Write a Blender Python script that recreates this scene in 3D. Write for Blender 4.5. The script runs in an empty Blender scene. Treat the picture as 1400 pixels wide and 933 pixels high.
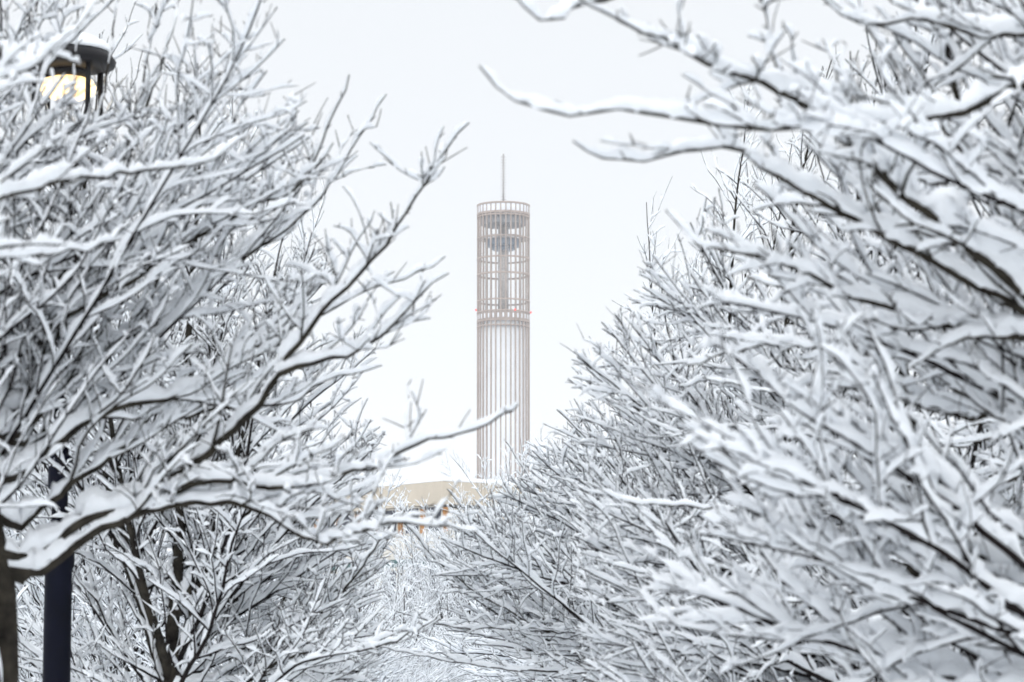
import bpy, bmesh, math, random
import numpy as np
from mathutils import Vector, Matrix

# ------------------------------------------------------------------ camera, world, sun, exposure
sc = bpy.context.scene
col = sc.collection
F = 3889.0                       # focal length in pixels of the 1400 px wide photograph (100 mm on 36 mm)
PITCH = math.atan2(940 - 466.5, F)
CAM = Vector((0, 0, 1.7))
cam_d = bpy.data.cameras.new("camera")
cam = bpy.data.objects.new("camera", cam_d); col.objects.link(cam)
cam.location = CAM
cam.rotation_euler = (math.pi / 2 + PITCH, 0, 0)
cam_d.lens = 100; cam_d.sensor_width = 36
cam_d.clip_start = 0.1; cam_d.clip_end = 20000
cam_d.dof.use_dof = True
cam_d.dof.focus_distance = 40
cam_d.dof.aperture_fstop = 5.6
sc.camera = cam

ELEV, AZ = math.radians(48), math.radians(195)
w = bpy.data.worlds.new("World"); sc.world = w; w.use_nodes = True
nt = w.node_tree
bg = nt.nodes["Background"]
sky = nt.nodes.new("ShaderNodeTexSky"); sky.sky_type = 'NISHITA'; sky.sun_disc = False
sky.sun_elevation = ELEV; sky.sun_rotation = AZ
sky.air_density = 1.0; sky.dust_density = 3.0; sky.ozone_density = 1.0
hs = nt.nodes.new("ShaderNodeHueSaturation"); hs.inputs["Saturation"].default_value = 0.15
cl = nt.nodes.new("ShaderNodeMix"); cl.data_type = 'RGBA'
cl.inputs[0].default_value = 0.94              # thick even cloud in front of the clear sky
cl.inputs[7].default_value = (7.8, 8.08, 8.4, 1)
nt.links.new(sky.outputs[0], hs.inputs["Color"])
nt.links.new(hs.outputs[0], cl.inputs[6])
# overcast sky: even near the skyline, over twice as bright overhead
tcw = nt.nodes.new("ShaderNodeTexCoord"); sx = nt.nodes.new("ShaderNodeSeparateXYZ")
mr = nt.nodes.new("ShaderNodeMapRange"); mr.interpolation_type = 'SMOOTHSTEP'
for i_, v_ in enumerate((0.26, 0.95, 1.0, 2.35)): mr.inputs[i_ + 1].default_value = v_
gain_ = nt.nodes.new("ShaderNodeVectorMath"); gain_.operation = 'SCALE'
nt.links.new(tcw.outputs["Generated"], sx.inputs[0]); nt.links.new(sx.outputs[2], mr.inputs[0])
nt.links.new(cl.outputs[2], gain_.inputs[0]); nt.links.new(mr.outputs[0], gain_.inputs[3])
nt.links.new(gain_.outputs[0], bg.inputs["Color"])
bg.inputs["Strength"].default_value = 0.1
sun_d = bpy.data.lights.new("sun", 'SUN'); sun_d.energy = 0.6; sun_d.angle = math.radians(60)
sun_d.color = (1.0, 0.97, 0.93)
sun = bpy.data.objects.new("sun", sun_d); col.objects.link(sun)
sun.rotation_euler = (math.pi / 2 - ELEV, 0, math.pi - AZ)
vs = sc.view_settings
sc.display_settings.display_device = 'sRGB'
vs.view_transform = 'Standard'; vs.look = 'None'; vs.exposure = 0.15; vs.gamma = 1.0
vs.use_curve_mapping = False
sc.render.engine = 'CYCLES'
sc.cycles.use_denoising = True
sc.cycles.max_bounces = 16; sc.cycles.diffuse_bounces = 14; sc.cycles.transmission_bounces = 12
sc.cycles.volume_bounces = 3
sc.cycles.use_adaptive_sampling = False

rnd = random.Random(7)
nrs = np.random.RandomState(11)
cp, sp_ = math.cos(PITCH), math.sin(PITCH)

def at(px, py, Y):
    """The point seen at a photograph pixel (1400 x 933), at distance Y along the avenue."""
    a, b = (px - 700) / F, (466.5 - py) / F
    d = Vector((a, cp - b * sp_, sp_ + b * cp))
    return CAM + d * (Y / d.y)

# ------------------------------------------------------------------ materials
def mat(name, base, rough=0.7, metal=0.0, var=0.0, scale=8.0, bump=0.0, bscale=40.0, tint=None, spec=0.3, emit=None, strength=0):
    m = bpy.data.materials.new(name); m.use_nodes = True
    t = m.node_tree; b = t.nodes["Principled BSDF"]
    b.inputs["Base Color"].default_value = (*base, 1)
    b.inputs["Roughness"].default_value = rough
    b.inputs["Metallic"].default_value = metal
    b.inputs["Specular IOR Level"].default_value = spec
    if var or bump:
        tc = t.nodes.new("ShaderNodeTexCoord")
    if var:
        n = t.nodes.new("ShaderNodeTexNoise"); n.inputs["Scale"].default_value = scale; n.inputs["Detail"].default_value = 5
        t.links.new(tc.outputs["Object"], n.inputs["Vector"])
        r = t.nodes.new("ShaderNodeValToRGB")
        tn = tint or tuple(min(1, c * (1 + var)) for c in base)
        r.color_ramp.elements[0].position = 0.3; r.color_ramp.elements[1].position = 0.7
        r.color_ramp.elements[0].color = (*[c * (1 - var) for c in base], 1)
        r.color_ramp.elements[1].color = (*tn, 1)
        t.links.new(n.outputs[0], r.inputs[0]); t.links.new(r.outputs[0], b.inputs["Base Color"])
    if bump:
        n2 = t.nodes.new("ShaderNodeTexNoise"); n2.inputs["Scale"].default_value = bscale; n2.inputs["Detail"].default_value = 4
        t.links.new(tc.outputs["Object"], n2.inputs["Vector"])
        bp = t.nodes.new("ShaderNodeBump"); bp.inputs["Strength"].default_value = bump; bp.inputs["Distance"].default_value = 0.02
        t.links.new(n2.outputs[0], bp.inputs["Height"]); t.links.new(bp.outputs[0], b.inputs["Normal"])
    if emit:
        b.inputs["Emission Color"].default_value = (*emit, 1); b.inputs["Emission Strength"].default_value = strength
    return m

M = dict(
    bark=mat("bark", (0.012, 0.009, 0.010), 0.95, var=0.5, scale=22, bump=0.8, bscale=60, tint=(0.022, 0.017, 0.016), spec=0.05),
    bark_old=mat("bark_old", (0.020, 0.016, 0.014), 0.95, var=0.5, scale=14, bump=1.0, bscale=35, tint=(0.048, 0.042, 0.032), spec=0.05),
    snow=mat("snow", (0.945, 0.968, 0.995), 0.8, bump=0.6, bscale=130, spec=0.15),
    snow_far=mat("snow_far", (0.945, 0.968, 0.995), 0.65, spec=0.25),
    ground=mat("ground_snow", (0.90, 0.92, 0.94), 0.7, var=0.06, scale=0.6, bump=0.4, bscale=3, spec=0.2),
    path=mat("path_snow", (0.75, 0.77, 0.79), 0.7, var=0.18, scale=2.0, bump=0.6, bscale=9, spec=0.2),
    navy=mat("navy_paint", (0.0022, 0.0028, 0.009), 0.5, var=0.35, scale=5, spec=0.04),
    black=mat("black_metal", (0.008, 0.0075, 0.009), 0.5, var=0.3, scale=9, spec=0.2),
    lamp=mat("lamp_glow", (1, 0.85, 0.6), 0.4, emit=(1.0, 0.68, 0.28), strength=1.5),
    lampcore=mat("lamp_core", (1, 0.9, 0.7), 0.4, emit=(1.0, 0.86, 0.6), strength=14),
    fin=mat("tower_fin_steel", (0.31, 0.245, 0.21), 0.55, var=0.12, scale=0.7),
    cyl=mat("tower_white_wall", (0.80, 0.83, 0.86), 0.6, var=0.05, scale=0.3),
    para=mat("tower_parapet", (0.66, 0.67, 0.70), 0.5, var=0.08, scale=0.8),
    tgrey=mat("tower_grey_soffit", (0.24, 0.245, 0.26), 0.6, var=0.2, scale=1.2),
    tcol=mat("tower_inner_steel", (0.36, 0.34, 0.335), 0.6, var=0.15, scale=1.0),
    core=mat("tower_core_mesh", (0.44, 0.41, 0.39), 0.7, var=0.3, scale=3.0),
    pod=mat("tower_pod", (0.15, 0.19, 0.24), 0.4, var=0.15, scale=1.0),
    red=mat("red_light", (0.8, 0.05, 0.04), 0.4, emit=(1.0, 0.08, 0.06), strength=0.5),
    tan=mat("tan_cladding", (0.46, 0.405, 0.33), 0.8, var=0.1, scale=0.8),
    cream=mat("cream_wall", (0.60, 0.57, 0.52), 0.8, var=0.08, scale=0.5),
    wood=mat("amber_timber", (0.42, 0.20, 0.06), 0.7, var=0.25, scale=2.0),
    slate=mat("dark_window", (0.030, 0.036, 0.055), 0.15, var=0.3, scale=0.7, spec=0.5),
    teal=mat("teal_panel", (0.055, 0.12, 0.12), 0.5, var=0.2, scale=1.0),
)

for k in ("snow", "snow_far"):            # loose snow lets daylight through
    t = M[k].node_tree; b = t.nodes["Principled BSDF"]
    tl_ = t.nodes.new("ShaderNodeBsdfTranslucent"); tl_.inputs["Color"].default_value = (0.945, 0.968, 0.995, 1)
    mx = t.nodes.new("ShaderNodeMixShader"); mx.inputs[0].default_value = 0.12
    t.links.new(b.outputs[0], mx.inputs[1]); t.links.new(tl_.outputs[0], mx.inputs[2])
    t.links.new(mx.outputs[0], t.nodes["Material Output"].inputs["Surface"])

# ------------------------------------------------------------------ object helpers
def tag(o, label=None, cat=None, group=None, kind=None):
    if label: o["label"] = label
    if cat: o["category"] = cat
    if group: o["group"] = group
    if kind: o["kind"] = kind
    return o

def empty(name, loc, label=None, cat=None, group=None):
    o = bpy.data.objects.new(name, None); col.objects.link(o); o.location = loc
    o.empty_display_size = 0.2
    return tag(o, label, cat, group)

def link_mesh(name, me, material, parent=None):
    o = bpy.data.objects.new(name, me); col.objects.link(o)
    if material is not None: me.materials.append(material)
    if parent is not None: o.parent = parent
    return o

def quads_mesh(name, V, Q):
    me = bpy.data.meshes.new(name)
    n = len(Q)
    me.vertices.add(len(V)); me.vertices.foreach_set("co", np.ascontiguousarray(V, dtype=np.float32).ravel())
    me.loops.add(4 * n); me.loops.foreach_set("vertex_index", np.ascontiguousarray(Q, dtype=np.int32).ravel())
    me.polygons.add(n)
    me.polygons.foreach_set("loop_start", np.arange(0, 4 * n, 4, dtype=np.int32))
    me.update(calc_edges=True)
    me.shade_smooth()
    return me

class MB:
    """Collects boxes, lathes and tubes and links them as one mesh object."""
    def __init__(s): s.bm = bmesh.new()
    def box(s, c, size, rz=0, bevel=0.0):
        r = bmesh.ops.create_cube(s.bm, size=1.0)
        vv = r["verts"]
        bmesh.ops.scale(s.bm, vec=size, verts=vv)
        if bevel:
            ee = list({e for v in vv for e in v.link_edges})
            g = bmesh.ops.bevel(s.bm, geom=ee, offset=bevel, segments=2, affect='EDGES', profile=0.5)
            vv = list({v for f in g["faces"] for v in f.verts} | {v for v in vv if v.is_valid})
        if rz: bmesh.ops.rotate(s.bm, cent=(0, 0, 0), matrix=Matrix.Rotation(rz, 3, 'Z'), verts=vv)
        bmesh.ops.translate(s.bm, vec=c, verts=vv)
        return s
    def lathe(s, prof, n=32, c=(0, 0, 0), smooth=True, close=True):
        rings = []
        for (r, z) in prof:
            rings.append([s.bm.verts.new((c[0] + r * math.cos(2 * math.pi * k / n), c[1] + r * math.sin(2 * math.pi * k / n), c[2] + z)) for k in range(n)])
        for a, b in zip(rings, rings[1:]):
            for k in range(n):
                f = s.bm.faces.new((a[k], a[(k + 1) % n], b[(k + 1) % n], b[k])); f.smooth = smooth
        if close:
            s.bm.faces.new(rings[0][::-1]); s.bm.faces.new(rings[-1])
        return s
    def ring(s, r, z, h, t, n=64, c=(0, 0, 0)):
        p = [(r, z - h / 2), (r, z + h / 2), (r - t, z + h / 2), (r - t, z - h / 2)]
        rings = [[s.bm.verts.new((c[0] + q * math.cos(2 * math.pi * k / n), c[1] + q * math.sin(2 * math.pi * k / n), c[2] + zz)) for k in range(n)] for q, zz in p]
        for i in range(4):
            a, b = rings[i], rings[(i + 1) % 4]
            for k in range(n): s.bm.faces.new((a[k], a[(k + 1) % n], b[(k + 1) % n], b[k]))
        return s
    def rod(s, a, b, r, n=6):
        a, b = Vector(a), Vector(b); d = b - a
        q = d.to_track_quat('Z', 'Y').to_matrix()
        ra = [s.bm.verts.new(a + q @ Vector((r * math.cos(2 * math.pi * k / n), r * math.sin(2 * math.pi * k / n), 0))) for k in range(n)]
        rb = [s.bm.verts.new(v.co + d) for v in ra]
        for k in range(n):
            f = s.bm.faces.new((ra[k], ra[(k + 1) % n], rb[(k + 1) % n], rb[k])); f.smooth = True
        s.bm.faces.new(ra[::-1]); s.bm.faces.new(rb)
        return s
    def build(s, name, material, parent=None):
        bmesh.ops.recalc_face_normals(s.bm, faces=s.bm.faces)
        me = bpy.data.meshes.new(name); s.bm.to_mesh(me); s.bm.free()
        return link_mesh(name, me, material, parent)

# ------------------------------------------------------------------ setting: ground, path
def sheet(name, x0, x1, y0, y1, z, nx, ny, amp, material):
    xs = np.linspace(x0, x1, nx); ys = np.linspace(y0, y1, ny)
    X, Y = np.meshgrid(xs, ys)
    Z = z + amp * (np.sin(X * 0.9 + 1.3) * np.cos(Y * 0.7) + 0.6 * np.sin(X * 2.3 + Y * 1.7)) * np.exp(-(X / 60) ** 2)
    V = np.stack([X, Y, Z], -1).reshape(-1, 3)
    i = np.arange(ny - 1)[:, None] * nx + np.arange(nx - 1)[None, :]
    Q = np.stack([i, i + 1, i + 1 + nx, i + nx], -1).reshape(-1, 4)
    o = link_mesh(name, quads_mesh(name, V, Q), material)
    o["kind"] = "structure"
    return o
sheet("ground", -600, 600, -90, 1300, -0.06, 60, 60, 0.0, M["ground"])
sheet("lawn", -30, 30, -10, 140, 0.0, 160, 380, 0.012, M["ground"])
sheet("path", -1.25, 1.25, -10, 140, 0.045, 24, 500, 0.006, M["path"])

hz = MB().box((0, 604, 47.5), (1206, 1404, 97)).build("haze", None)
hz["kind"] = "stuff"
hm = bpy.data.materials.new("haze"); hm.use_nodes = True
hm.node_tree.nodes.clear()
ho = hm.node_tree.nodes.new("ShaderNodeOutputMaterial"); hv = hm.node_tree.nodes.new("ShaderNodeVolumePrincipled")
hv.inputs["Color"].default_value = (0.97, 0.98, 1.0, 1); hv.inputs["Density"].default_value = 0.00032
hm.node_tree.links.new(hv.outputs[0], ho.inputs["Volume"])
hz.data.materials.append(hm)

# ------------------------------------------------------------------ trees
UP = Vector((0, 0, 1))
def perp_frame(t):
    s = t.cross(UP)
    if s.length < 0.15: s = t.cross(Vector((0.3, 1, 0)))
    s.normalize()
    return s, s.cross(t).normalized()

def steps(p, d, L, r0, r1, n, trop, wob, rng, env=None):
    """A branch as a list of (point, radius), tapering to its tip."""
    pts = [p.copy()]
    st = L / n
    d = d.normalized()
    g = rng.gauss
    for i in range(1, n + 1):
        d = d + Vector((g(0, wob), g(0, wob), g(0, wob) + trop * st))
        d.normalize()
        p = p + d * st
        if env is not None and not env(p):
            if i < 3: return None
            break
        pts.append(p.copy())
    m = len(pts) - 1
    if m < n: r0 = max(r1, r0 * (0.45 + 0.55 * m / n))
    return [(q, r0 + (r1 - r0) * (i / m) ** 0.9) for i, q in enumerate(pts)]

class Tree:
    """Skeleton of one bare tree in its own coordinates; lists of branches per level."""
    def __init__(s, seed, height=7.2, reach=2.4, fork=1.9, detail=2, limbs=17, leaders=4, dens=1.0, belly=3.0, skip=None, steep=1.0, toward=None, sided=0, skip2=None, thin=1.0):
        s.rng = random.Random(seed); s.h = height; s.reach = reach; s.detail = detail; s.dens = dens
        s.belly = belly; s.toward = toward; s.sided = sided; s.skip2 = skip2; s.thin = thin
        s.trunk = []; s.br = {1: [], 2: [], 3: [], 4: []}; s.skip = skip
        s.ph = [s.rng.uniform(0, 6.28) for _ in range(4)]
        s.make_trunk(fork, leaders); s.make_limbs(limbs, fork, steep)
    def env(s, p):
        z = p.z
        if z > s.h or z < 0.75: return False
        a = math.atan2(p.y, p.x)
        k = 1 + 0.16 * math.sin(2 * a + s.ph[0] + z) + 0.12 * math.sin(5 * a + s.ph[1] + 2.1 * z)
        if z <= s.belly: R = s.reach * (0.80 + 0.20 * (z / s.belly))
        else:
            q = (z - s.belly) / (s.h - s.belly); R = s.reach * (1 - q) ** 0.6 * 0.98 + 0.12
        if s.toward is not None:                     # longer boughs towards the light of the walk
            t = max(0.0, math.cos(a - s.toward)); R *= 0.92 + 0.42 * t * max(0.0, min(1.0, (4.6 - z) / 1.6))
        if math.hypot(p.x, p.y) > R * k: return False
        return not (s.skip and s.skip(p))
    def env2(s, p): return s.env(p) and not (s.skip2 and s.skip2(p))
    def make_trunk(s, fork, leaders):
        r = s.rng
        n = 14
        tr = steps(Vector((0, 0, -0.05)), Vector((r.gauss(0, .03), r.gauss(0, .03), 1)), fork, 0.080, 0.044, n, 0.2, 0.02, r)
        tr[0] = (tr[0][0], 0.12); tr[1] = (tr[1][0], 0.096)
        s.top = tr[-1][0]
        tr.append((s.top + Vector((0, 0, 0.10)), 0.030)); tr.append((s.top + Vector((0, 0, 0.18)), 0.004)); s.trunk.append(tr)
        s.lead = []
        a0 = r.uniform(0, 6.28)
        for k in range(leaders):
            a = a0 + k * 6.28 / leaders + r.uniform(-.4, .4)
            tilt = r.uniform(0.16, 0.50) if k else 0.05
            d = Vector((math.cos(a) * tilt, math.sin(a) * tilt, 1))
            L = (s.h - fork) * r.uniform(0.72, 0.98) if k else (s.h - fork) * 0.97
            b = steps(s.top - Vector((0, 0, r.uniform(0.0, 0.45) if k else 0)), d, L, (0.042 if k == 0 else 0.028) * s.thin, 0.003, 30, 0.06, 0.045, r, lambda p: p.z < 1.2 or s.env(p))
            if not b or len(b) < 4: continue
            s.trunk.append(b); s.lead.append(b)
            s.children(b, 2, L, start=0.15, lenk=1.15)
    def make_limbs(s, n, fork, steep):
        r = s.rng; a = r.uniform(0, 6.28)
        for k in range(n):
            a += 2.4 + r.uniform(-.3, .3)
            q = k / (n - 1)
            if q < 0.6 or not s.lead:
                t = s.trunk[0]; z0 = fork * (0.62 + 0.38 * min(1, q / 0.6))
                p = min(t, key=lambda e: abs(e[0].z - z0))
            else:
                t = s.lead[r.randrange(len(s.lead))]; p = t[int(len(t) * (q - 0.6) * 0.9)]
            ang = math.radians((80 - 50 * q) * steep + r.uniform(-9, 9))
            d = Vector((math.cos(a) * math.sin(ang), math.sin(a) * math.sin(ang), math.cos(ang)))
            L = (s.reach * 1.3 + (s.h - fork) * 0.35 * q) * r.uniform(0.75, 1.1)
            s.limb(p[0], d, L, 0.026 - 0.008 * q)
        for k in range(s.sided):
            q = k / max(1, s.sided - 1)
            t = s.trunk[0] if q < 0.5 or not s.lead else s.lead[r.randrange(len(s.lead))]
            z0 = fork * (0.72 + 0.5 * q) if t is s.trunk[0] else fork * (0.85 + 1.3 * (q - 0.5))
            p = min(t, key=lambda e: abs(e[0].z - z0))
            a = s.toward + r.gauss(0, 0.55); ang = math.radians(84 - 26 * q + r.gauss(0, 6))
            d = Vector((math.cos(a) * math.sin(ang), math.sin(a) * math.sin(ang), math.cos(ang)))
            s.limb(p[0], d, s.reach * r.uniform(1.1, 1.5), 0.024 - 0.008 * q, 0.11)
    def limb(s, p, d, L, r0, tp=0.2):
        r0 *= s.thin
        b = steps(p, d, L, r0 * 0.8, 0.0028, max(8, int(L / 0.10)), s.rng.uniform(0.0, tp), 0.05, s.rng, s.env)
        if not b or len(b) < 5: return
        s.br[1].append(b); s.children(b, 2, L)
    def children(s, b, lev, L, start=0.14, store=None, gap=None, lenk=1.0):
        r = s.rng
        gap = gap or {2: 0.098, 3: 0.10 if s.detail > 1 else 0.15, 4: 0.06}[lev] / s.dens
        seg = L / max(1, len(b) - 1) if False else (b[1][0] - b[0][0]).length
        Lcur = seg * (len(b) - 1); pos = Lcur * start; k = r.randrange(2)
        while pos < Lcur * 0.98:
            i = min(len(b) - 2, int(pos / seg)); f = min(1, pos / seg - i)
            p0, r0 = b[i]; p1, _ = b[i + 1]
            t = (p1 - p0).normalized(); p = p0 + (p1 - p0) * f
            sd, up = perp_frame(t)
            k ^= 1
            for sg in (1, -1):
                if k:
                    if r.random() < 0.18: continue
                    o = sd * sg + up * r.uniform(-.1, .6)
                else:
                    if (sg < 0 and r.random() < 0.75) or r.random() < 0.2: continue
                    o = up * sg + sd * r.uniform(-.6, .6)
                o.normalize()
                ang = math.radians(r.uniform(18, 42) if lev == 2 else r.uniform(28, 60))
                d = t * math.cos(ang) + o * math.sin(ang)
                u = pos / Lcur
                if lev < 4 and d.z < -0.12: d.z = -0.12 * r.random(); d.normalize()
                if lev == 2:
                    ln = (0.34 + 1.05 * (1 - u)) * r.uniform(0.4, 1.2) * min(1.0, Lcur / 1.6) * lenk
                    if store is not None: ln *= min(1.0, (1 - u) * 1.7 + 0.22)
                    if ln < 0.10: continue
                    c = steps(p, d, ln, min(r0 * 0.5, 0.0066), 0.0021, max(5, int(ln / 0.08)), 0.09, 0.13, r, s.env2)
                    if c and len(c) > 3:
                        s.br[2].append(c) if store is None else store.append(c)
                        s.children(c, 3, ln, 0.16, store)
                        if s.detail > 1: s.children(c, 4, ln, 0.3, store, gap=0.10)
                elif lev == 3:
                    ln = (0.07 + 0.24 * (1 - u)) * r.uniform(0.35, 1.2) * lenk
                    c = steps(p, d, ln, min(r0 * 0.6, 0.0031), 0.0015, 5 if s.detail > 1 else 4, 0.30, 0.17, r, s.env2)
                    if c and len(c) > 3:
                        s.br[3].append(c) if store is None else store.append(c)
                        if s.detail > 1: s.children(c, 4, ln, 0.25, store)
                else:
                    if r.random() < 0.35: continue
                    ln = r.uniform(0.012, 0.04) if r.random() < 0.75 else r.uniform(0.05, 0.13)
                    c = steps(p, d, ln, 0.0024, 0.0015, 2, 0.4, 0.05, r)
                    s.br[4].append(c) if store is None else store.append(c)
            pos += gap * r.uniform(0.65, 1.4)

def pack(brs):
    P = np.array([(p.x, p.y, p.z) for b in brs for p, _ in b]); R = np.array([q for b in brs for _, q in b])
    n = np.array([len(b) for b in brs]); bid = np.repeat(np.arange(len(brs)), n)
    st = np.concatenate([[0], np.cumsum(n)[:-1]])
    loc = np.arange(len(P)) - st[bid]
    return P, R, n, bid, loc

def tangents(P, n, bid, loc):
    idx = np.arange(len(P))
    a = np.where(loc > 0, idx - 1, idx); b = np.where(loc < n[bid] - 1, idx + 1, idx)
    T = P[b] - P[a]
    return T / np.maximum(1e-9, np.linalg.norm(T, axis=1))[:, None]

def sweep(P, ring, bid):
    """ring: nodes x K x 3 -> verts, quads between consecutive nodes of one branch."""
    N, K = ring.shape[:2]
    i = np.nonzero(bid[1:] == bid[:-1])[0]
    k = np.arange(K); k2 = (k + 1) % K
    a = i[:, None] * K
    Q = np.stack([a + k, a + k2, a + K + k2, a + K + k], -1).reshape(-1, 4)
    return ring.reshape(-1, 3), Q

def bark_mesh(name, brs, K, vertical=False):
    if not brs: return None
    P, R, n, bid, loc = pack(brs)
    T = tangents(P, n, bid, loc)
    ref = np.array([0.1, 1, 0.0]) if vertical else np.array([0, 0, 1.0])
    S = np.cross(T, ref); l = np.linalg.norm(S, axis=1); bad = l < 0.1
    S[bad] = np.cross(T[bad], np.array([1.0, 0.2, 0])); S /= np.linalg.norm(S, axis=1)[:, None]
    U = np.cross(S, T)
    th = np.arange(K) * 2 * np.pi / K
    # knuckles where twigs leave
    R = R * (1 + 0.16 * nrs.rand(len(R))) * (0.78 if K <= 4 else 1.0)
    ring = P[:, None] + R[:, None, None] * (np.cos(th)[None, :, None] * S[:, None] + np.sin(th)[None, :, None] * U[:, None])
    V, Q = sweep(P, ring, bid)
    return (V, Q)

def refine(brs, m):
    """Each branch with m nodes per segment (smoothly interpolated)."""
    out = []
    for b in brs:
        L = len(b); o = []
        for i in range(L - 1):
            p0 = b[max(0, i - 1)][0]; p1, r1 = b[i]; p2, r2 = b[i + 1]; p3 = b[min(L - 1, i + 2)][0]
            for j in range(m):
                t = j / m
                q = 0.5 * ((2 * p1) + (p2 - p0) * t + (2 * p0 - 5 * p1 + 4 * p2 - p3) * t * t + (3 * p1 - p0 - 3 * p2 + p3) * t ** 3)
                o.append((q, r1 + (r2 - r1) * t))
        o.append(b[-1]); out.append(o)
    return out

def snow_mesh(name, brs, K, a=0.021, b=2.6, cap=0.07, gaps=0.25, gain=1.0):
    if not brs: return None
    """Loose snow heaped along the upper side of each branch."""
    P, R, n, bid, loc = pack(brs)
    T = tangents(P, n, bid, loc)
    z = np.array([0, 0, 1.0])
    hz = np.sqrt(np.clip(1 - T[:, 2] ** 2, 0, 1))
    S = np.cross(T, z); S /= np.maximum(1e-6, np.linalg.norm(S, axis=1))[:, None]
    U = np.cross(S, T)
    N = len(P)
    def smooth(x, m):
        for _ in range(m): x = (np.roll(x, 1) + 2 * x + np.roll(x, -1)) / 4
        return x
    n1 = smooth(nrs.randn(N), 2) * 1.2; n2 = smooth(nrs.randn(N), 7) * 2.0
    f = np.clip(0.95 + 0.30 * n1 + 0.24 * n2, 0.25, 1.35)
    gp = smooth((nrs.rand(N) < gaps * 0.35).astype(float), 1)
    f = f * np.clip(1 - 1.5 * gp, 0.12, 1)
    u = loc / np.maximum(1, n[bid] - 1)
    endt = np.minimum(np.clip(0.6 + 0.4 * loc / 2.0, 0, 1), np.sqrt(np.clip((n[bid] - 1 - loc) / 2.0, 0, 1)))
    endt = endt * (1 - 0.3 * u ** 2)
    endt = np.where((loc == n[bid] - 1), 0.08, endt)
    steep = np.clip((hz - 0.22) / 0.5, 0, 1) ** 1.1
    H = gain * np.minimum(cap, a + b * R) * f * endt * steep
    blob = smooth((nrs.rand(N) < 0.10).astype(float), 1) * 2
    H = H + blob * gain * 0.016 * (1 - steep) * (0.4 + 0.6 * endt) * np.clip(hz / 0.1, 0, 1)
    W = np.minimum(np.maximum(1.15 * R, 0.52 * H), 1.3 * R + 0.46 * H) * np.clip(0.35 + endt, 0, 1)
    th = np.arange(K) * 2 * np.pi / K - np.pi / 2
    c, s_ = np.cos(th), np.sin(th)
    base = 0.28 * R
    shift = smooth(nrs.randn(N), 2) * 0.16 * H
    zdir = 0.78 * U + 0.22 * z
    ring = (P + base[:, None] * U)[:, None] + (W[:, None] * c[None] * (0.74 + 0.26 * s_[None]) + shift[:, None] * (0.5 + 0.5 * s_[None]))[..., None] * S[:, None] \
        + (H[:, None] * (0.5 + 0.5 * s_[None]))[..., None] * zdir[:, None]
    ring += (nrs.randn(N, K, 1) * 0.085) * H[:, None, None] * (U[:, None] + 0.6 * S[:, None])
    keep = H > 0.004
    V, Q = sweep(P, ring, bid)
    node = Q[:, 0] // K
    Q = Q[keep[node] | keep[np.minimum(node + 1, N - 1)]]
    return (V, Q)

def join(name, *pieces):
    Vs, Qs, k = [], [], 0
    for p in pieces:
        if p is None: continue
        Vs.append(p[0]); Qs.append(p[1] + k); k += len(p[0])
    return quads_mesh(name, np.concatenate(Vs), np.concatenate(Qs))

def build_tree(T, root, near=True, gain=1.0):
    """Parts: trunk (> snow), crown (> snow)."""
    kb = 7 if near else 4
    sm = M["snow"] if near else M["snow_far"]
    tr = link_mesh("trunk", join("trunk", bark_mesh("trunk", T.trunk, 10 if near else 7, True)), M["bark_old"], root)
    cr = link_mesh("crown", join("crown", bark_mesh("crown", T.br[1] + T.br[2], kb)), M["bark"], root)
    link_mesh("twigs", join("twigs", bark_mesh("twigs", T.br[3] + T.br[4], 4 if near else 3)), M["bark"], cr)
    lead = snow_mesh("lead", refine(T.trunk[1:], 2), 7, cap=0.06)
    if near:
        sn = join("snow", lead, snow_mesh("limb", refine(T.br[1], 3), 9, gain=gain),
            snow_mesh("branch", refine(T.br[2], 3), 8, gain=gain),
            snow_mesh("twig", refine(T.br[3], 2), 6, a=0.018, b=2.2, gain=gain))
    else:
        sn = join("snow", lead, snow_mesh("branch", refine(T.br[1] + T.br[2], 2), 6, b=2.4, cap=0.055, gain=gain),
            snow_mesh("twig", refine(T.br[3], 2), 5, a=0.021, b=2.2, gain=gain))
    link_mesh("snow", sn, sm, cr)
    return tr, cr

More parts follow.
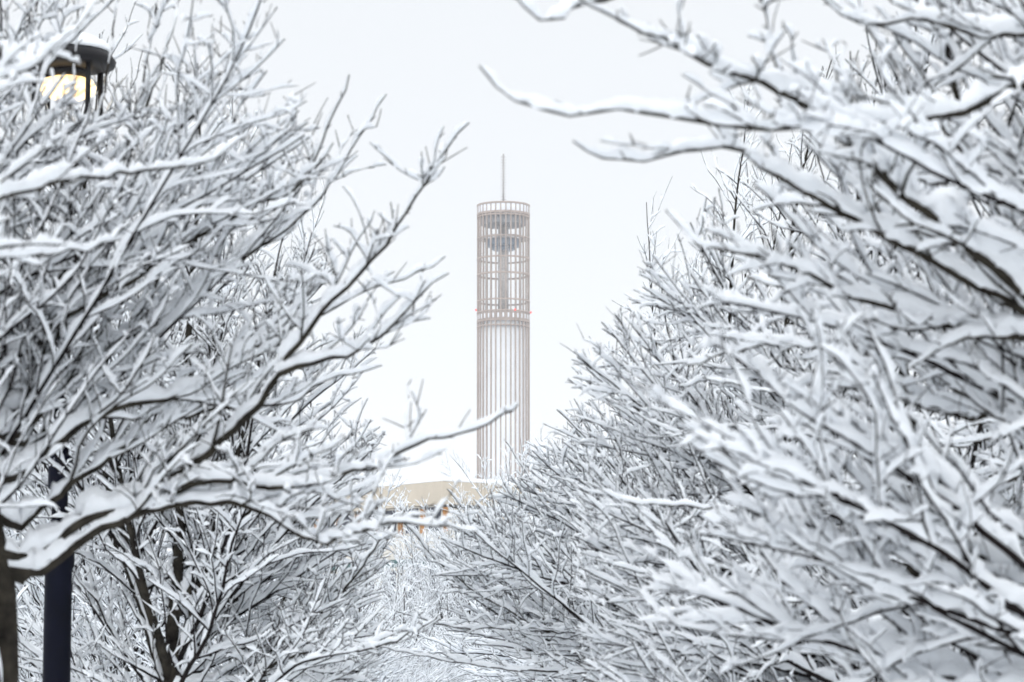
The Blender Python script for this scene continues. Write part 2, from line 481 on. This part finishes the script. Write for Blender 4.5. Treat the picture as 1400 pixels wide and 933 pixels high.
def hero(T, root, pix, d0, d1, r0, snowk=1.0, lenk=1.0, gap=None, r1=0.0022, fromtrunk=True, cap=0.1, kb=4.0):
    """A single big bough: its course is given as points of the place, then side branches grow on it."""
    base = root.location
    pts = [at(x, y, d0 + (d1 - d0) * i / (len(pix) - 1)) - base for i, (x, y) in enumerate(pix)]
    if fromtrunk:
        p = pts[0]; t = T.trunk[0] + (T.trunk[1] if len(T.trunk) > 1 else [])
        z0 = min(max(0.9, p.z - 0.45 * math.hypot(p.x, p.y)), T.h * 0.8)
        q = min(t, key=lambda e: abs(e[0].z - z0))[0]
        pts = [q.copy(), (q + p) / 2 + Vector((0, 0, -0.06))] + pts
    ctl = [(p, 0.0) for p in pts]
    fine = refine([ctl], 8)[0]
    L = sum((fine[i + 1][0] - fine[i][0]).length for i in range(len(fine) - 1))
    n = max(10, int(L / 0.07)); out = []; acc = 0; k = 0
    seglen = [(fine[i + 1][0] - fine[i][0]).length for i in range(len(fine) - 1)]
    for j in range(n + 1):
        want = L * j / n
        while k < len(seglen) - 1 and acc + seglen[k] < want: acc += seglen[k]; k += 1
        f = (want - acc) / max(1e-9, seglen[k])
        p = fine[k][0].lerp(fine[k + 1][0], max(0, min(1, f)))
        g = T.rng.gauss
        out.append((p + Vector((g(0, .005), g(0, .005), g(0, .005))), r0 + (r1 - r0) * (j / n) ** 0.6))
    side = []
    e = T.env; T.env = lambda p: p.z > 0.7
    T.children(out, 2, L, 0.22, side, gap=gap or 0.15, lenk=0.62 * lenk)
    T.children(out, 4, L, 0.5, side)
    T.env = e
    bo = link_mesh("bough", join("bough", bark_mesh("bough", [out], 9), bark_mesh("side", side, 5)), M["bark_old"], root)
    link_mesh("snow", join("snow", snow_mesh("bough", refine([out], 3), 12, a=0.016, b=kb, cap=cap, gaps=0.06, gain=snowk),
        snow_mesh("side", refine([b for b in side if len(b) > 3], 3), 8)), M["snow"], bo)
    return bo

GL, GR = "snow-covered trees in the left row", "snow-covered trees in the right row"

# --- near left tree whose boughs reach across the opening
def avenue_clear(base, side, low=-1.1, floor=-9.0, slope=0.36):
    """Crowns leave a V-shaped opening over the walk: the higher, the wider."""
    def f(p):
        x = (p.x + base[0]) * side
        z = p.z
        c = low + (z - 2.1) * 1.05 if z < 3.35 else low + 1.31 + (z - 3.35) * slope
        return x < max(c, floor)
    return f

LA = (-1.96, 11.0, 0)
def ta_clear(p):
    if 0.03 < p.x < 0.42 and p.z < 2.28: return True      # cut back along the lamp post's foot
    return AC(p)
AC = avenue_clear(LA, -1, -0.75, 0.72)
def lamp_gap(p): return 0.06 < p.x < 0.33 and 4.04 < p.z < 4.24
ra = empty("bare_tree", LA, "dark forked tree at the left edge in front of the navy lamp post", "tree", GL)
TA = Tree(3, 7.0, 2.2, 2.1, 2, leaders=8, dens=0.92, thin=0.72, skip=ta_clear, skip2=lamp_gap, limbs=14, toward=0.0, sided=9)
build_tree(TA, ra)
hero(TA, ra, [(65,755),(110,712),(170,688),(240,650),(310,600),(350,560),(380,513),(410,465),(445,425),(490,375),(530,330),(570,270),(600,220),(640,165)], 11, 10.4, .027, cap=0.085, fromtrunk=True)
hero(TA, ra, [(380,513),(430,495),(475,488),(512,465),(545,436),(575,405),(612,372)], 10.72, 10.6, .012, fromtrunk=False, cap=0.07)
hero(TA, ra, [(110,715),(200,690),(260,664),(300,655),(350,662),(400,668),(450,655),(500,640),(560,612),(600,598),(650,585),(690,567),(710,553)], 10.9, 9.6, .022, cap=0.1, lenk=0.75)
hero(TA, ra, [(120,735),(220,695),(330,690),(380,715),(430,742),(480,730),(530,716),(600,719),(652,727)], 10.9, 9.7, .02, cap=0.1, lenk=0.75)
hero(TA, ra, [(60,560),(120,500),(200,450),(280,400),(340,345),(400,310),(450,255),(490,190),(530,130)], 11.1, 11.4, .02, cap=0.08)
hero(TA, ra, [(50,470),(110,420),(190,380),(260,330),(330,290),(400,262),(440,200),(478,100)], 11.1, 10.6, .018, cap=0.08)
hero(TA, ra, [(50,420),(120,330),(180,250),(230,190),(290,140),(320,80),(340,20)], 11, 11.5, .018)
hero(TA, ra, [(60,620),(150,560),(250,540),(340,480),(420,440),(500,400),(560,380),(610,350)], 10.9, 11.3, .018)
hero(TA, ra, [(50,700),(130,640),(210,590),(300,560),(390,550),(450,520),(520,500)], 11, 11.8, .018)

for stem in ([(32,600),(62,400),(92,200),(112,-60)], [(18,520),(26,300),(44,100),(52,-60)], [(48,620),(112,420),(162,250),(205,60),(222,-50)],
             [(40,540),(128,340),(186,190),(238,30),(262,-40)], [(30,560),(10,330),(14,120),(4,-50)], [(44,580),(82,330),(140,140),(165,-40)]):
    hero(TA, ra, stem, 11.1, 11.7, .017, cap=0.06, lenk=0.8)

# --- nearest left tree, just outside the frame, two boughs hang into it
LZ = (-2.15, 6.3, 0)
rz = empty("bare_tree", LZ, "nearest left tree whose blurred thick snowy boughs enter at the frame's left edge", "tree", GL)
TZ = Tree(5, 5.6, 1.1, 1.8, 2, limbs=8, leaders=3, dens=0.6)
build_tree(TZ, rz)
hero(TZ, rz, [(-160,330),(-60,290),(0,270),(80,252),(150,240),(230,232),(300,212),(340,180)], 7.2, 9.2, .018, lenk=0.6, cap=0.075)
hero(TZ, rz, [(-160,380),(-60,350),(0,347),(70,345),(140,332),(180,300)], 7.2, 9.0, .014, lenk=0.6, cap=0.07)
hero(TZ, rz, [(-150,260),(-40,160),(0,112),(60,82),(105,40),(135,-10)], 7.2, 8.6, .014, lenk=0.6, cap=0.07)

# --- nearest right tree, outside the frame: its heavy boughs fill the upper right
RA = (2.05, 8.6, 0)
rr = empty("bare_tree", RA, "nearest right tree, its blurred heavy snowy boughs sweeping in across the upper right", "tree", GR)
TR = Tree(9, 7.2, 1.5, 1.9, 2, limbs=7, leaders=4, dens=0.7, toward=math.pi, sided=11)
build_tree(TR, rr, gain=1.35)
hero(TR, rr, [(1420,420),(1280,300),(1200,235),(1120,155),(1040,112),(960,85),(900,50),(830,18),(760,-25)], 8.2, 7.0, .026, cap=0.115, lenk=0.9, kb=5.5)
hero(TR, rr, [(1000,-30),(900,-20),(805,4),(772,24),(738,30),(700,-8)], 7.6, 7.0, .010, fromtrunk=False, cap=0.068, lenk=.5, kb=5.5)
hero(TR, rr, [(1430,118),(1330,150),(1220,168),(1140,168),(1050,176),(960,167),(850,152),(760,157),(700,138),(655,92)], 7.6, 7.2, .020, cap=0.135, lenk=0.55, kb=5.5)
hero(TR, rr, [(1420,440),(1250,345),(1120,275),(1060,240),(1000,203),(930,208),(870,222),(810,216),(785,195)], 8.3, 7.6, .020, cap=0.108, lenk=0.6, kb=5.5)
hero(TR, rr, [(1430,470),(1330,452),(1240,428),(1160,402),(1080,364),(1000,342),(950,330),(908,285)], 8.3, 8.4, .022, cap=0.149, lenk=0.7, kb=5.5)
hero(TR, rr, [(1430,60),(1330,45),(1240,25),(1180,35),(1100,-20)], 8.0, 8.2, .018, cap=0.121, lenk=0.7, kb=5.5)
hero(TR, rr, [(1430,350),(1370,260),(1300,190),(1240,110),(1200,60),(1150,-20)], 8.6, 9.2, .020, kb=5.5)
hero(TR, rr, [(1430,270),(1350,240),(1270,250),(1190,225),(1130,170)], 8.6, 9.4, .014, cap=0.108, kb=5.5)
hero(TR, rr, [(1430,600),(1330,548),(1270,515),(1205,475),(1150,432),(1090,405),(1020,380)], 8.8, 10.2, .018, kb=5.5)
hero(TR, rr, [(1430,560),(1340,570),(1260,555),(1180,500),(1090,470),(1010,480),(940,500)], 8.8, 10.2, .016, cap=0.108, kb=5.5)

# --- second trees
def plain(base, seed, label, group, near=True, gain=1.0, **kw):
    r = empty("bare_tree", base, label, "tree", group)
    t = Tree(seed, **kw); build_tree(t, r, near, gain)
    return t, r
RB = (2.0, 14.2, 0)
tb, rb = plain(RB, 21, "second right tree, broad snowy tree whose long level boughs cross the lower right", GR, height=7.0, reach=2.6, limbs=12, leaders=4, dens=0.62, skip=avenue_clear(RB, 1, -1.1, 0.3, 1.0), toward=math.pi, sided=32)
hero(tb, rb, [(1430,640),(1330,680),(1250,668),(1180,668),(1100,690),(1040,700),(960,694),(900,690),(850,684),(800,660)], 12.6, 12.0, .018, cap=0.09)
hero(tb, rb, [(1430,762),(1330,748),(1270,738),(1215,720),(1150,700)], 11.6, 11.4, .018, cap=0.085)
hero(tb, rb, [(1430,960),(1370,905),(1310,860),(1240,822),(1160,812),(1080,826),(1000,812),(930,822)], 11.8, 11.6, .028, cap=0.085)
hero(tb, rb, [(1330,820),(1250,775),(1170,768),(1090,776),(1010,778),(940,762),(900,740)], 12.4, 12.6, .016, cap=0.08)
hero(tb, rb, [(1400,800),(1310,800),(1200,850),(1120,870),(1040,868),(960,842),(890,838)], 11.2, 11.6, .016, cap=0.08)
hero(tb, rb, [(1430,540),(1350,600),(1280,610),(1200,600),(1120,560),(1030,530),(960,520)], 12.2, 12.6, .016, cap=0.08)
LB = (-1.95, 17.6, 0)
LBC = avenue_clear(LB, -1, -0.9, 0.8, 0.7)
def lb_clear(p):
    if -1.0 < p.x < -0.58 and p.y < -0.15 and p.z < 2.5: return True     # cut back along the lamp post
    return LBC(p)
tl, rl = plain(LB, 33, "second left tree, its dark forked trunk behind the navy lamp post", GL, height=6.9, reach=2.3, limbs=16, leaders=7, dens=0.75, skip=lb_clear, toward=0.0, sided=18)
hero(tl, rl, [(262,806),(293,755),(340,700),(390,660),(430,610)], 17.3, 16.6, .026)
hero(tl, rl, [(350,910),(396,867),(425,845),(457,821),(490,782),(525,732),(560,690)], 17.4, 16.2, .022)
hero(tl, rl, [(340,935),(385,905),(430,890),(500,888),(560,868),(600,842)], 17, 15.4, .018, cap=0.08)
RC = (1.98, 19.5, 0)
tc_, rc_ = plain(RC, 41, "third right tree, snowy crown directly behind the broad one with level boughs", GR, height=7.3, reach=2.6, limbs=12, leaders=4, dens=0.62, skip=avenue_clear(RC, 1, -1.1, -0.55, 0.72), toward=math.pi, sided=32)

hero(tc_, rc_, [(960,935),(860,900),(760,868),(660,815),(590,760),(545,705)], 19.2, 18.4, .018, cap=0.075)
hero(tc_, rc_, [(930,880),(830,868),(720,862),(620,856),(540,836)], 18.9, 18.2, .016, cap=0.075)
hero(tc_, rc_, [(950,840),(850,800),(740,765),(660,722),(610,668)], 19.3, 19.0, .016, cap=0.07)
hero(tc_, rc_, [(940,925),(820,922),(700,915),(600,902),(500,880)], 18.6, 17.8, .016, cap=0.075)
hero(tc_, rc_, [(960,800),(880,750),(800,715),(730,660),(690,600)], 19.6, 19.8, .016, cap=0.07)

# --- the rest of the avenue: three trees built once, copied with their parts
def copy_tree(o, parent=None):
    c = o.copy(); col.objects.link(c)
    if parent is not None:
        c.parent = parent
    for ch in o.children: copy_tree(ch, c)
    return c
protos = [None] * 4
spec = [dict(seed=51, height=7.3, reach=2.6), dict(seed=62, height=7.2, reach=2.6), dict(seed=73, height=7.3, reach=2.7), dict(seed=84, height=7.3, reach=2.4, belly=4.9)]
ordn = ["", "second", "third", "fourth", "fifth", "sixth", "seventh", "eighth", "ninth", "tenth", "eleventh"]
def far_tree(v, x, y, hgt, rz, label, group, wide=1.0):
    if protos[v] is None:
        sp = dict(spec[v]); seed = sp.pop("seed")
        r = empty("bare_tree", (0, 0, 0)); t = Tree(seed, fork=1.7, detail=1, leaders=4, dens=0.66, **sp, **(dict(limbs=42, steep=0.8) if v == 3 else dict(skip=avenue_clear((-2.0, 0, 0), -1, slope=0.58), toward=0.0, sided=30, limbs=12)))
        build_tree(t, r, False); protos[v] = r; o = r
    else:
        o = copy_tree(protos[v])
    k = hgt / 7.25
    rz = rz if v == 3 else (math.pi if x > 0 else 0.0) + (rz - math.pi) * (0.22 if x > 0 else 0.6)
    o.location = (x, y, 0); o.rotation_euler = (0, 0, rz); o.scale = (k * wide, k * wide, k)
    return tag(o, label, "tree", group)
rows = []
for i, (y, h) in enumerate([(25, 7.5), (32, 7.2), (38.5, 7.0), (45, 6.9), (52, 7.0)]):
    far_tree(i % 3, 2.0 + rnd.uniform(-.15, .15), y, h, rnd.uniform(0, 6.28), "%s tree of the right row counted from the front, bare and snow-laden" % ordn[i + 3], GR, 0.92)
for i, (y, h) in enumerate([(24.5, 5.0), (31.5, 4.6), (38.5, 4.6), (46, 4.6), (54, 4.9), (61, 5.6)]):
    far_tree((i + 1) % 3, -2.0 + rnd.uniform(-.15, .15), y, h, rnd.uniform(0, 6.28), "%s tree of the left row counted from the front, low and snow-laden" % ordn[i + 2], GL, 0.95)
GC = "trees closing the avenue"
far_tree(3, 0.30, 56, 7.4, 1.0, "upright fine-twigged tree standing straight in front of the tower", GC)
far_tree(3, 1.5, 60, 6.9, 2.1, "fine-twigged tree just right of the one in front of the tower", GC)
far_tree(3, -1.75, 60, 6.1, 5.5, "fine-twigged tree before the middle of the tan roof band", GC)
far_tree(3, -1.2, 57, 6.35, 2.6, "fine-twigged tree before the orange panels of the tan building", GC)
far_tree(3, -0.75, 62, 6.5, 4.0, "low fine-twigged tree in front of the tan building", GC)
far_tree(3, -3.5, 25.5, 7.9, 1.7, "tall upright fine-twigged tree rising behind the lit lantern", "trees of the outer rows", 0.85)
far_tree(3, -4.9, 31, 8.6, 4.6, "tall tree half out of the picture, behind the upright one by the lantern", "trees of the outer rows", 0.85)
far_tree(3, 3.4, 72, 7.0, 5.0, "farthest fine-twigged tree behind the right row, right of the tower", GC)
far_tree(3, 0.7, 68, 7.7, 3.3, "tallest fine-twigged tree closing the walk, its top against the tower's right half", GC)
far_tree(3, 2.5, 66, 7.4, 0.4, "fine-twigged tree right of the tower foot, half behind the right row", GC)
far_tree(3, -2.9, 70, 5.4, 2.9, "low snowy tree beneath the tan roof band, behind the left row", GC)
far_tree(2, -1.25, 50, 4.7, 0.9, "low snowy tree half hiding the windows of the tan building", GC)
far_tree(0, -0.6, 53, 5.2, 4.4, "low snowy tree at the right end of the tan building", GC)
far_tree(1, -1.75, 43, 4.3, 1.9, "low snowy tree in front of the lower windows of the tan building", GC)
far_tree(0, 0.05, 46, 4.5, 5.2, "small snowy tree low in the middle of the view, nearest of those closing the walk", GC)
for i, (x, y, h) in enumerate([(-6.4, 26, 6.0), (-6.2, 36, 6.2), (-6.3, 46, 6.0), (6.3, 30, 7.2), (6.4, 40, 7.2), (6.2, 51, 7.0)]):
    far_tree(i % 3, x, y, h, rnd.uniform(0, 6.28), "%s tree of the outer row %s, seen through nearer branches" % (["nearest", "middle", "farthest"][i % 3], "beyond the navy lamp post" if x < 0 else "beyond the right row"), "trees of the outer rows")

# ------------------------------------------------------------------ street lamps
def make_lamp(loc, label, rz):
    g = "navy street lamps along the walk"
    r = empty("street_lamp", loc, label, "street lamp", g); r.rotation_euler = (0, 0, rz)
    MB().lathe([(0.17, -0.3), (0.17, 0.12), (0.125, 0.18), (0.105, 0.3), (0.088, 0.34), (0.082, 2.5), (0.095, 2.53), (0.095, 2.6), (0.06, 2.68)], 28).build("base_column", M["navy"], r)
    MB().lathe([(0.050, 2.66), (0.046, 4.85), (0.05, 4.86), (0.05, 4.9)], 20).build("pole", M["navy"], r)
    MB().lathe([(0.052, 2.98), (0.075, 3.0), (0.075, 3.18), (0.052, 3.2)], 20).box((0.07, 0, 3.09), (0.08, 0.07, 0.12), 0, 0.01).build("collar", M["navy"], r)
    MB().lathe([(0.055, 4.42), (0.078, 4.44), (0.078, 4.7), (0.055, 4.72)], 20).build("collar", M["navy"], r)
    MB().lathe([(0.03, 4.88), (0.07, 4.92), (0.10, 5.0), (0.115, 5.08), (0.05, 5.1)], 24).build("neck", M["black"], r)
    for k in range(4):
        a = k * math.pi / 2 + 0.4
        c, s = math.cos(a), math.sin(a)
        MB().rod((0.09 * c, 0.09 * s, 4.98), (0.235 * c, 0.235 * s, 5.32), 0.016).rod((0.235 * c, 0.235 * s, 5.31), (0.235 * c, 0.235 * s, 5.62), 0.016).build("arm", M["black"], r)
    MB().lathe([(0.10, 5.40), (0.165, 5.43), (0.175, 5.47), (0.15, 5.51), (0.09, 5.53)], 28).build("lens", M["lamp"], r)
    MB().lathe([(0.10, 5.525), (0.12, 5.54), (0.12, 5.58), (0.11, 5.59)], 20).build("lens_holder", M["black"], r)
    MB().lathe([(0.15, 5.57), (0.285, 5.60), (0.295, 5.63), (0.26, 5.68), (0.14, 5.74), (0.04, 5.77)], 32).build("cap", M["black"], r)
    # loose snow on the cap
    pr = [(0.262, 5.684), (0.268, 5.70), (0.24, 5.745), (0.16, 5.785), (0.06, 5.80), (0.01, 5.803)]
    MB().lathe(pr, 26).build("snow_cap", M["snow"], r)
    return r
p1 = at(80, 780, 17.2)
make_lamp((p1.x, 17.2, -0.10), "tall navy lamp post with a lit lantern, close behind the forked left tree", 0.3)
p2 = at(1180, 520, 29.6)
make_lamp((p2.x, 29.6, 0), "navy lamp hidden behind the heavy right boughs, only two amber glints showing", 1.0)
p3 = at(691, 706, 64.5)
make_lamp((p3.x, 64.5, 0), "small distant lit lamp below the tower among fine twigs", 0.2)

# ------------------------------------------------------------------ tower
D = 426.0
tc = at(688, 800, D); tx = tc.x
def tz(y): return at(688, y, D).z
tw = empty("observation_tower", (tx, D, 0), "tall round tower of slender steel fins with an open top and thin antenna", "tower")
R = 4.0
ztop = tz(281)
NF = 32
for k in range(NF):
    a = 2 * math.pi * (k + 0.5) / NF
    m = MB().box((R - 0.09, 0, ztop / 2), (0.18, 0.185, ztop), 0)
    bmesh.ops.rotate(m.bm, cent=(0, 0, 0), matrix=Matrix.Rotation(a, 3, 'Z'), verts=m.bm.verts)
    m.build("fin", M["fin"], tw)
MB().lathe([(3.7, 0), (3.7, tz(441))], 64).build("inner_wall", M["cyl"], tw)
for y, h, t in ((282, 0.22, 0.5), (294.5, 0.3, 0.5), (298, 0.18, 0.3), (327, 0.14, 0.3), (355, 0.2, 0.35), (377, 0.24, 0.4), (413, 0.2, 0.35), (428.5, 0.2, 0.4), (441, 0.24, 0.5), (448, 0.16, 0.3)):
    MB().ring(R + 0.04, tz(y), h, t, 68).build("ring_beam", M["fin"], tw)
MB().ring(R - 0.06, (tz(283) + tz(294)) / 2, tz(283) - tz(294) - 0.1, 0.08, 68).build("parapet", M["para"], tw)
pm = MB(); pi = MB()
for k in range(NF):
    a = 2 * math.pi * (k) / NF
    for mm, (hh, ww, rr_) in ((pm, (tz(430) - tz(440), 0.5, R - 0.12)), (pi, ((tz(430) - tz(440)) * 0.62, 0.24, R - 0.06))):
        b = MB(); b.box((rr_, 0, (tz(430) + tz(440)) / 2), (0.05, ww, hh))
        bmesh.ops.rotate(b.bm, cent=(0, 0, 0), matrix=Matrix.Rotation(a, 3, 'Z'), verts=b.bm.verts)
        me = bpy.data.meshes.new("tmp"); b.bm.to_mesh(me); b.bm.free(); mm.bm.from_mesh(me); bpy.data.meshes.remove(me)
pb = pm.build("panel_band", M["fin"], tw); pi.build("panel_inset", M["para"], pb)
MB().lathe([(3.3, tz(309)), (3.45, tz(308)), (3.45, tz(298)), (3.3, tz(297))], 48).build("top_drum", M["tgrey"], tw)
MB().lathe([(0.62, tz(441)), (0.62, tz(305))], 20).build("core", M["core"], tw)
for k in range(12):
    a = 2 * math.pi * (k + 0.5) / 12
    x, y = 2.75 * math.cos(a), 2.75 * math.sin(a)
    MB().rod((x, y, tz(441)), (x, y, tz(308)), 0.085, 8).build("inner_column", M["tcol"], tw)
MB().ring(3.3, tz(326), 0.35, 0.25, 48).ring(2.6, tz(328.5), 0.3, 0.2, 48).build("gallery_ring", M["tcol"], tw)
MB().lathe([(2.45, tz(338)), (2.7, tz(335)), (2.75, tz(330)), (2.4, tz(327))], 48).build("pod", M["pod"], tw)
MB().lathe([(1.5, tz(343)), (1.85, tz(341)), (1.85, tz(337.5)), (1.5, tz(337))], 40).build("lower_pod", M["pod"], tw)
an = MB(); za, zb = tz(279), tz(213)
an.rod((0, 0, tz(300)), (0, 0, zb), 0.14, 8)
an.build("antenna_mast", M["tcol"], tw)
rg = MB()
for k in range(17):
    z = za + (zb - za) * (k + 0.5) / 17
    rg.rod((-0.42, 0, z), (0.42, 0, z), 0.05, 5)
    rg.rod((0, -0.42, z), (0, 0.42, z), 0.05, 5)
rg.box((0, 0, zb + 0.1), (0.3, 0.3, 0.35))
rg.build("antenna_rungs", M["tcol"], tw)
for a in (math.radians(190), math.radians(-65), math.radians(-8)):
    z = tz(425 if a > 3 else 428)
    MB().lathe([(0.10, -0.15), (0.13, -0.08), (0.13, 0.08), (0.08, 0.15)], 10, ((R + 0.2) * math.cos(a), (R + 0.2) * math.sin(a), z)).build("warning_light", M["red"], tw)

# ------------------------------------------------------------------ building under the tower
A = at(408, 680, 160); B = at(612, 663, 149)
A.z = B.z = 0
ax = (B - A); LEN = ax.length; ang = math.atan2(ax.y, ax.x)
bd = empty("office_building", (A.x, A.y, 0), "long low tan building with a snowy flat roof and dark windows behind the left trees", "building")
bd.rotation_euler = (0, 0, ang)
Hh = at(620, 662, 151).z
MB().box((LEN / 2, 6.0, Hh / 2 - 0.7), (LEN, 12, Hh - 1.4)).build("wall", M["cream"], bd)
MB().box((LEN / 2, 5.8, Hh - 0.62), (LEN + 0.6, 12.8, 1.16)).build("roof", M["tan"], bd)
MB().box((LEN / 2, 5.8, Hh + 0.09), (LEN + 0.3, 12.5, 0.24), 0, 0.08).build("roof_snow", M["snow_far"], bd)
nb = 7
zwin = [(Hh - 1.95, 1.35), (Hh - 5.3, 1.6), (Hh - 8.6, 1.7)]
for j, (zc, hh) in enumerate(zwin):
    for i in range(nb):
        x = (i + 0.5) * LEN / nb
        wf = MB().box((x, -0.04, zc), (1.25, 0.10, hh + 0.1)).build("window", M["cream"], bd)
        MB().box((x, -0.10, zc), (1.1, 0.06, hh - 0.06)).box((x, -0.12, zc), (0.05, 0.05, hh - 0.06)).build("pane", M["slate"], wf)
        if j == 0:
            MB().box((x + LEN / nb / 2 - 0.12, -0.05, zc - 0.05), (0.32, 0.10, hh * 0.95)).build("timber_panel", M["wood"], bd)
    if j:
        MB().box((LEN / 2, -0.03, zc + hh * 0.5 + 0.35), (LEN, 0.08, 0.4)).build("teal_band", M["teal"], bd)
